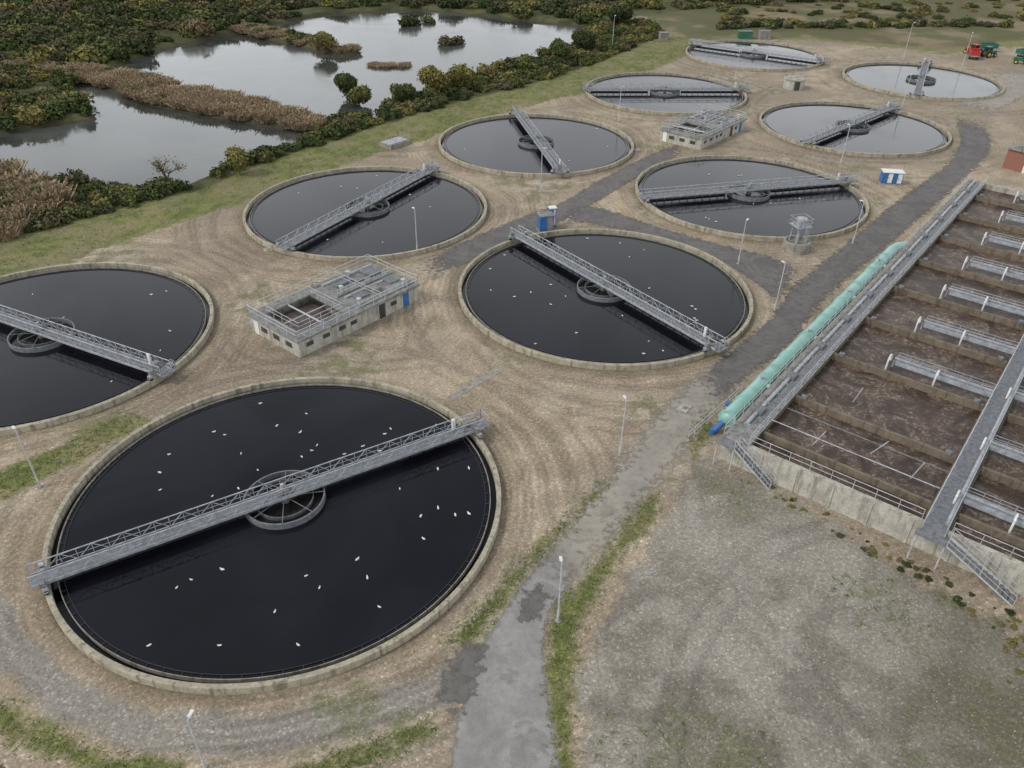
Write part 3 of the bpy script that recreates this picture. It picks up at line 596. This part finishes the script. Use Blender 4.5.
def leaves(centers,radii,n,size):
    k=rng.integers(0,len(centers),n); c=centers[k]; r=radii[k]
    d=unit(rng.normal(size=(n,3))); rad=r*(.6+.5*rng.random(n)**.6)*(1+.1*rng.normal(size=n))
    Pt=c+d*rad[:,None]; Pt[:,2]=np.abs(Pt[:,2])
    nrm=unit(d*1.0+rng.normal(size=(n,3))*.6); a=unit(np.cross(nrm,rng.normal(size=(n,3)))); b=np.cross(nrm,a)
    s=size*(.6+.8*rng.random(n))
    lob=rng.random(len(centers))[k]
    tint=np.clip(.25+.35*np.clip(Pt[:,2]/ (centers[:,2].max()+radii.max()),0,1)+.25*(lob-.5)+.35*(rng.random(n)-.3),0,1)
    return Pt,a*s[:,None],b*s[:,None]*.7,tint
def bush(name,mat,n=900,size=.085,flat=.75,nl=9):
    c=[];r=[]
    for i in range(nl):
        a=rng.random()*6.283; q=rng.random()**.5*.65; rr=.26+.27*rng.random(); c.append((q*math.cos(a),q*math.sin(a),rr*.6+rng.random()*(.6-q*.4)*flat)); r.append(rr)
    Pt,U,V,ti=leaves(np.array(c),np.array(r),n,size); return quadmesh(name,Pt,U,V,ti,[mat])
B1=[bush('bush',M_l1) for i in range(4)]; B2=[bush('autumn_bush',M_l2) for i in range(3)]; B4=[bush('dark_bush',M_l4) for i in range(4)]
def reedclump(name,mat,n=420,h=2.0,rad=1.0):
    a=rng.random(n)*6.283; q=rng.random(n)**.5*rad; base=np.stack([q*np.cos(a),q*np.sin(a),np.zeros(n)],1)
    hh=h*(.6+.5*rng.random(n)); lean=rng.normal(size=(n,3))*.5; lean[:,2]=1; V=lean*hh[:,None]/2; ang=rng.random(n)*3.14; w=.03+.03*rng.random(n)
    U=np.stack([np.cos(ang)*w,np.sin(ang)*w,np.zeros(n)],1); return quadmesh(name,base+V,U,V,rng.random(n),[mat])
RD=[reedclump('reeds',M_l3,520,.6,1.0) for _ in range(3)]
def scatter(parent,name,meshes,pts,r0,r1,zs=(.7,1.1),z=-.15):
    for p in pts:
        s=random.uniform(r0,r1); obj(name,random.choice(meshes),parent,(p[0],p[1],z-.1*s),random.random()*6.28,(s*random.uniform(.85,1.2),s*random.uniform(.85,1.2),s*random.uniform(*zs)))
h=empty('dyke_hedge'); scatter(h,'shrub',B1+B4[:2]+B2[:2],sample(hedgeZ,600),1.1,2.5)
h=empty('reed_bed'); scatter(h,'reed_clump',RD,sample(spitZ,340),1.6,2.3,(.8,1.1),-.3); scatter(h,'reed_clump',RD,sample(spit2Z,50),1.6,2.2,(.8,1.1),-.3)
scatter(h,'reed_clump',RD,[(-32+random.uniform(-4,4),209+random.uniform(-1.5,1.5)) for _ in range(10)],1.2,1.8,(.8,1.1),-1.1)
scatter(h,'reed_clump',RD,sample([(-115,95),(-86,88),(-70,100),(-66,112),(-84,124),(-115,118)],120),2.0,3.0,(1.0,1.4),.1)
h=empty('island_scrub'); scatter(h,'shrub',B1+B2[:2]+B4[:2],sample(islZ,170),2.0,3.4); scatter(h,'shrub',B1,sample(spit2Z,14),1.2,2.2); scatter(h,'shrub',B4+B1[:1],sample(spitZ,22),1.0,1.7)
h=empty('distant_woodland'); scatter(h,'shrub',B4+B4[:2]+B1+B2[:2],sample(forest,1500),2.8,5.2,(.6,1.0)); scatter(h,'shrub',B4+B1+B2[:1],sample([(-103,203),(-95,231),(-84,254),(-62,287),(-33,297),(-5,285),(24,271),(36,284),(20,312),(-160,312),(-170,206)],420),2.0,4.0,(.6,1.0))
h=empty('heath_scrub'); scatter(h,'shrub',B4+B2+B1[:1],sample([(60,262),(120,268),(240,290),(330,380),(70,400)],450),1.0,2.8,(.5,.9))
scatter(h,'shrub',B4+B1,[(62+i*3.2+random.uniform(-1,1),262+i*.4+random.uniform(-2,2)) for i in range(30)],1.6,2.8)
h=empty('bank_scrub'); scatter(h,'shrub',B1+B4[:2]+B2[:1],sample([(-120,60),(-90,62),(-70,88),(-76,96),(-92,106),(-140,108)],60),1.4,2.6)
h=empty('corner_brush'); scatter(h,'shrub',B2+B4[:2]+B1[:1],sample([(-40,32),(-32,27.2),(-28,25.4),(-25.5,24.6),(-24,20),(-42,18)],120),.25,.6,(.4,.8))
h=empty('wall_weeds'); scatter(h,'weed',B2+B4[:2],sample([(21.5,50.5),(33,37.5),(38,29),(43,31),(36,38),(23,51)],130),.12,.4,(.25,.5),0); scatter(h,'weed',B2+B4[:1],sample([(33,24),(33,33),(36,38),(50,30),(46,18)],120),.1,.35,(.25,.5),0)
for (x,y,s,ms) in((-19,237.5,4.2,B4),(-33.4,264,4.5,B4),(-28,270,3,B1)): obj('island_bush',random.choice(ms),None,(x,y,-1.4),random.random()*6,(s,s*.8,s*.7))
def tree(name,loc,H,crown,leafn,mat,size=.16,bare=False):
    e=empty(name,loc,random.random()*6); mb=MB(); tips=[]
    def br(p,d,l,r,dep):
        q=p+d*l; mb.cyl(p,q,r,6,0,r*.65,False)
        if dep==0: tips.append(q); return
        for k in range(3 if dep>1 else 4):
            a=Vector((random.gauss(0,1),random.gauss(0,1),random.gauss(.25,.5))); nd=(d*1.0+a*.62).normalized(); br(q.lerp(p,random.random()*.35),nd,l*random.uniform(.62,.8),r*.6,dep-1)
        tips.append(q)
    br(Vector((0,0,-.3)),Vector((0,0,1)),H*.32,H*.028,4 if bare else 3)
    obj('trunk_and_limbs',mb.mesh('trunk_and_limbs',[M_bark]),e)
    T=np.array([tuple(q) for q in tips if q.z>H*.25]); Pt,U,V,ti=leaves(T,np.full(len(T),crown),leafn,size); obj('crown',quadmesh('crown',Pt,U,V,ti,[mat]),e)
tree('bare_tree',(-54.1,118.3,-.2),7.5,.6,260,M_l2,.1,True)
tree('willow_tree',(-45.2,125.6,-.2),5.5,1.0,2600,M_l2)
tree('willow_tree',(-18.5,175,-.3),8,1.3,3600,M_l2,.2); tree('willow_tree',(-12,181,-.3),7,1.2,3000,M_l2,.2); tree('willow_tree',(-24,171,-.3),5.5,1.0,2600,M_l1,.18)
tree('alder_tree',(-37.1,177,-1.2),7,1.3,4500,M_l1,.2); tree('alder_tree',(-33.5,172,-1.2),5,1.2,3000,M_l1,.2); tree('willow_tree',(-51,222,-.4),6,1.2,2600,M_l2,.2); tree('alder_tree',(10.6,210,-.3),7.5,1.2,3500,M_l1,.2); tree('alder_tree',(17,222,-.3),7,1.2,3200,M_l4,.2)
tree('alder_tree',(31.1,262,-.2),8,1.4,3500,M_l4,.22); tree('alder_tree',(2,200,-.2),5.5,1.1,2600,M_l1,.2)
def tufts(name,pts,k,h,mat):
    n=len(pts)*k; b=np.repeat(pts,k,0)+rng.normal(size=(n,2))*.12; base=np.stack([b[:,0],b[:,1],np.zeros(n)],1); hh=h*(.5+rng.random(n)); lean=rng.normal(size=(n,3))*1.0; lean[:,2]=1
    V=lean*hh[:,None]/2; a=rng.random(n)*3.14; w=.018+.02*rng.random(n); U=np.stack([np.cos(a)*w,np.sin(a)*w,np.zeros(n)],1)
    return obj(name,quadmesh(name,base+V,U,V,rng.random(n),[mat]))
pts=np.vstack([sample(g,n) for g,n in zip(G,(500,800,100,800,600,300))]); tufts('grass_verge',pts+rng.normal(size=pts.shape)*.35,5,.07,M_gr)
pts=sample(DYKE,3000); tufts('dyke_grass',pts,4,.14,M_gr)
pts=sample(dirt,1400); pts=pts[vnoise(pts,.08,4,.6,7)>.5]; tufts('dry_weeds',pts,8,.08,M_gr)
mb=MB()
for p in sample(dirt,2600):
    s=random.uniform(.02,.07); mb.ell((p[0],p[1],s*.3),(s,s*random.uniform(.6,1),s*.6),random.choice((0,0,1)),5,3)
obj('loose_stones',mb.mesh('loose_stones',[M_conc,M_concw]))
# ------------------------------------------------------------------ light, world, camera
w=bpy.data.worlds.new('World'); scene.world=w; w.use_nodes=True; nt=w.node_tree; bg=nt.nodes['Background']
sk=nt.nodes.new('ShaderNodeTexSky'); sk.sky_type='NISHITA'; sk.sun_disc=False; EL,AZ=math.radians(45),math.radians(-110)
sk.sun_elevation=EL; sk.sun_rotation=AZ; sk.air_density=1; sk.dust_density=3; sk.ozone_density=1
hs=nt.nodes.new('ShaderNodeHueSaturation'); hs.inputs['Saturation'].default_value=.4
tc=nt.nodes.new('ShaderNodeTexCoord'); nz=nt.nodes.new('ShaderNodeTexNoise'); nz.inputs['Scale'].default_value=2.4; nz.inputs['Detail'].default_value=4; nz.inputs['Roughness'].default_value=.6
mr=nt.nodes.new('ShaderNodeMapRange'); mr.inputs[1].default_value=.3; mr.inputs[2].default_value=.7; mr.inputs[3].default_value=.75; mr.inputs[4].default_value=1.25
# overcast veil: bright haze near the horizon, duller overhead
sx=nt.nodes.new('ShaderNodeSeparateXYZ'); nt.links.new(tc.outputs['Generated'],sx.inputs[0])
rp=nt.nodes.new('ShaderNodeValToRGB'); rp.color_ramp.elements[0].position=.27; rp.color_ramp.elements[0].color=(.95,.975,1,1); rp.color_ramp.elements[1].position=.62; rp.color_ramp.elements[1].color=(.30,.318,.345,1)
nt.links.new(sx.outputs[2],rp.inputs[0])
v6=nt.nodes.new('ShaderNodeVectorMath'); v6.operation='SCALE'; v6.inputs['Scale'].default_value=12.5; nt.links.new(rp.outputs[0],v6.inputs[0])
mx=nt.nodes.new('ShaderNodeMix'); mx.data_type='RGBA'; mx.inputs[0].default_value=.7
vm=nt.nodes.new('ShaderNodeVectorMath'); vm.operation='SCALE'
nt.links.new(sk.outputs[0],hs.inputs['Color']); nt.links.new(hs.outputs[0],mx.inputs[6]); nt.links.new(v6.outputs[0],mx.inputs[7]); nt.links.new(tc.outputs['Generated'],nz.inputs['Vector']); nt.links.new(nz.outputs[0],mr.inputs[0]); nt.links.new(mx.outputs[2],vm.inputs[0]); nt.links.new(mr.outputs[0],vm.inputs['Scale']); nt.links.new(vm.outputs[0],bg.inputs[0])
bg.inputs[1].default_value=.14
sl=bpy.data.lights.new('sun','SUN'); sl.energy=1.45; sl.angle=math.radians(10); sl.color=(1,.95,.88)
so=bpy.data.objects.new('sun',sl); COL.objects.link(so); D=Vector((math.sin(AZ)*math.cos(EL),math.cos(AZ)*math.cos(EL),math.sin(EL))); so.rotation_euler=D.to_track_quat('Z','Y').to_euler(); so.location=D*100
cam=bpy.data.cameras.new('camera'); cam.lens=36*785.4/1024; cam.sensor_width=36; cam.clip_end=6000; cam.clip_start=.5
co=bpy.data.objects.new('camera',cam); COL.objects.link(co)
co.matrix_world=Matrix.Translation((0,0,45))@Matrix.Rotation(math.pi/2-.5990,4,'X')@Matrix.Rotation(.0158,4,'Z')
scene.camera=co
scene.view_settings.view_transform='Standard'; scene.view_settings.look='None'; scene.view_settings.exposure=0
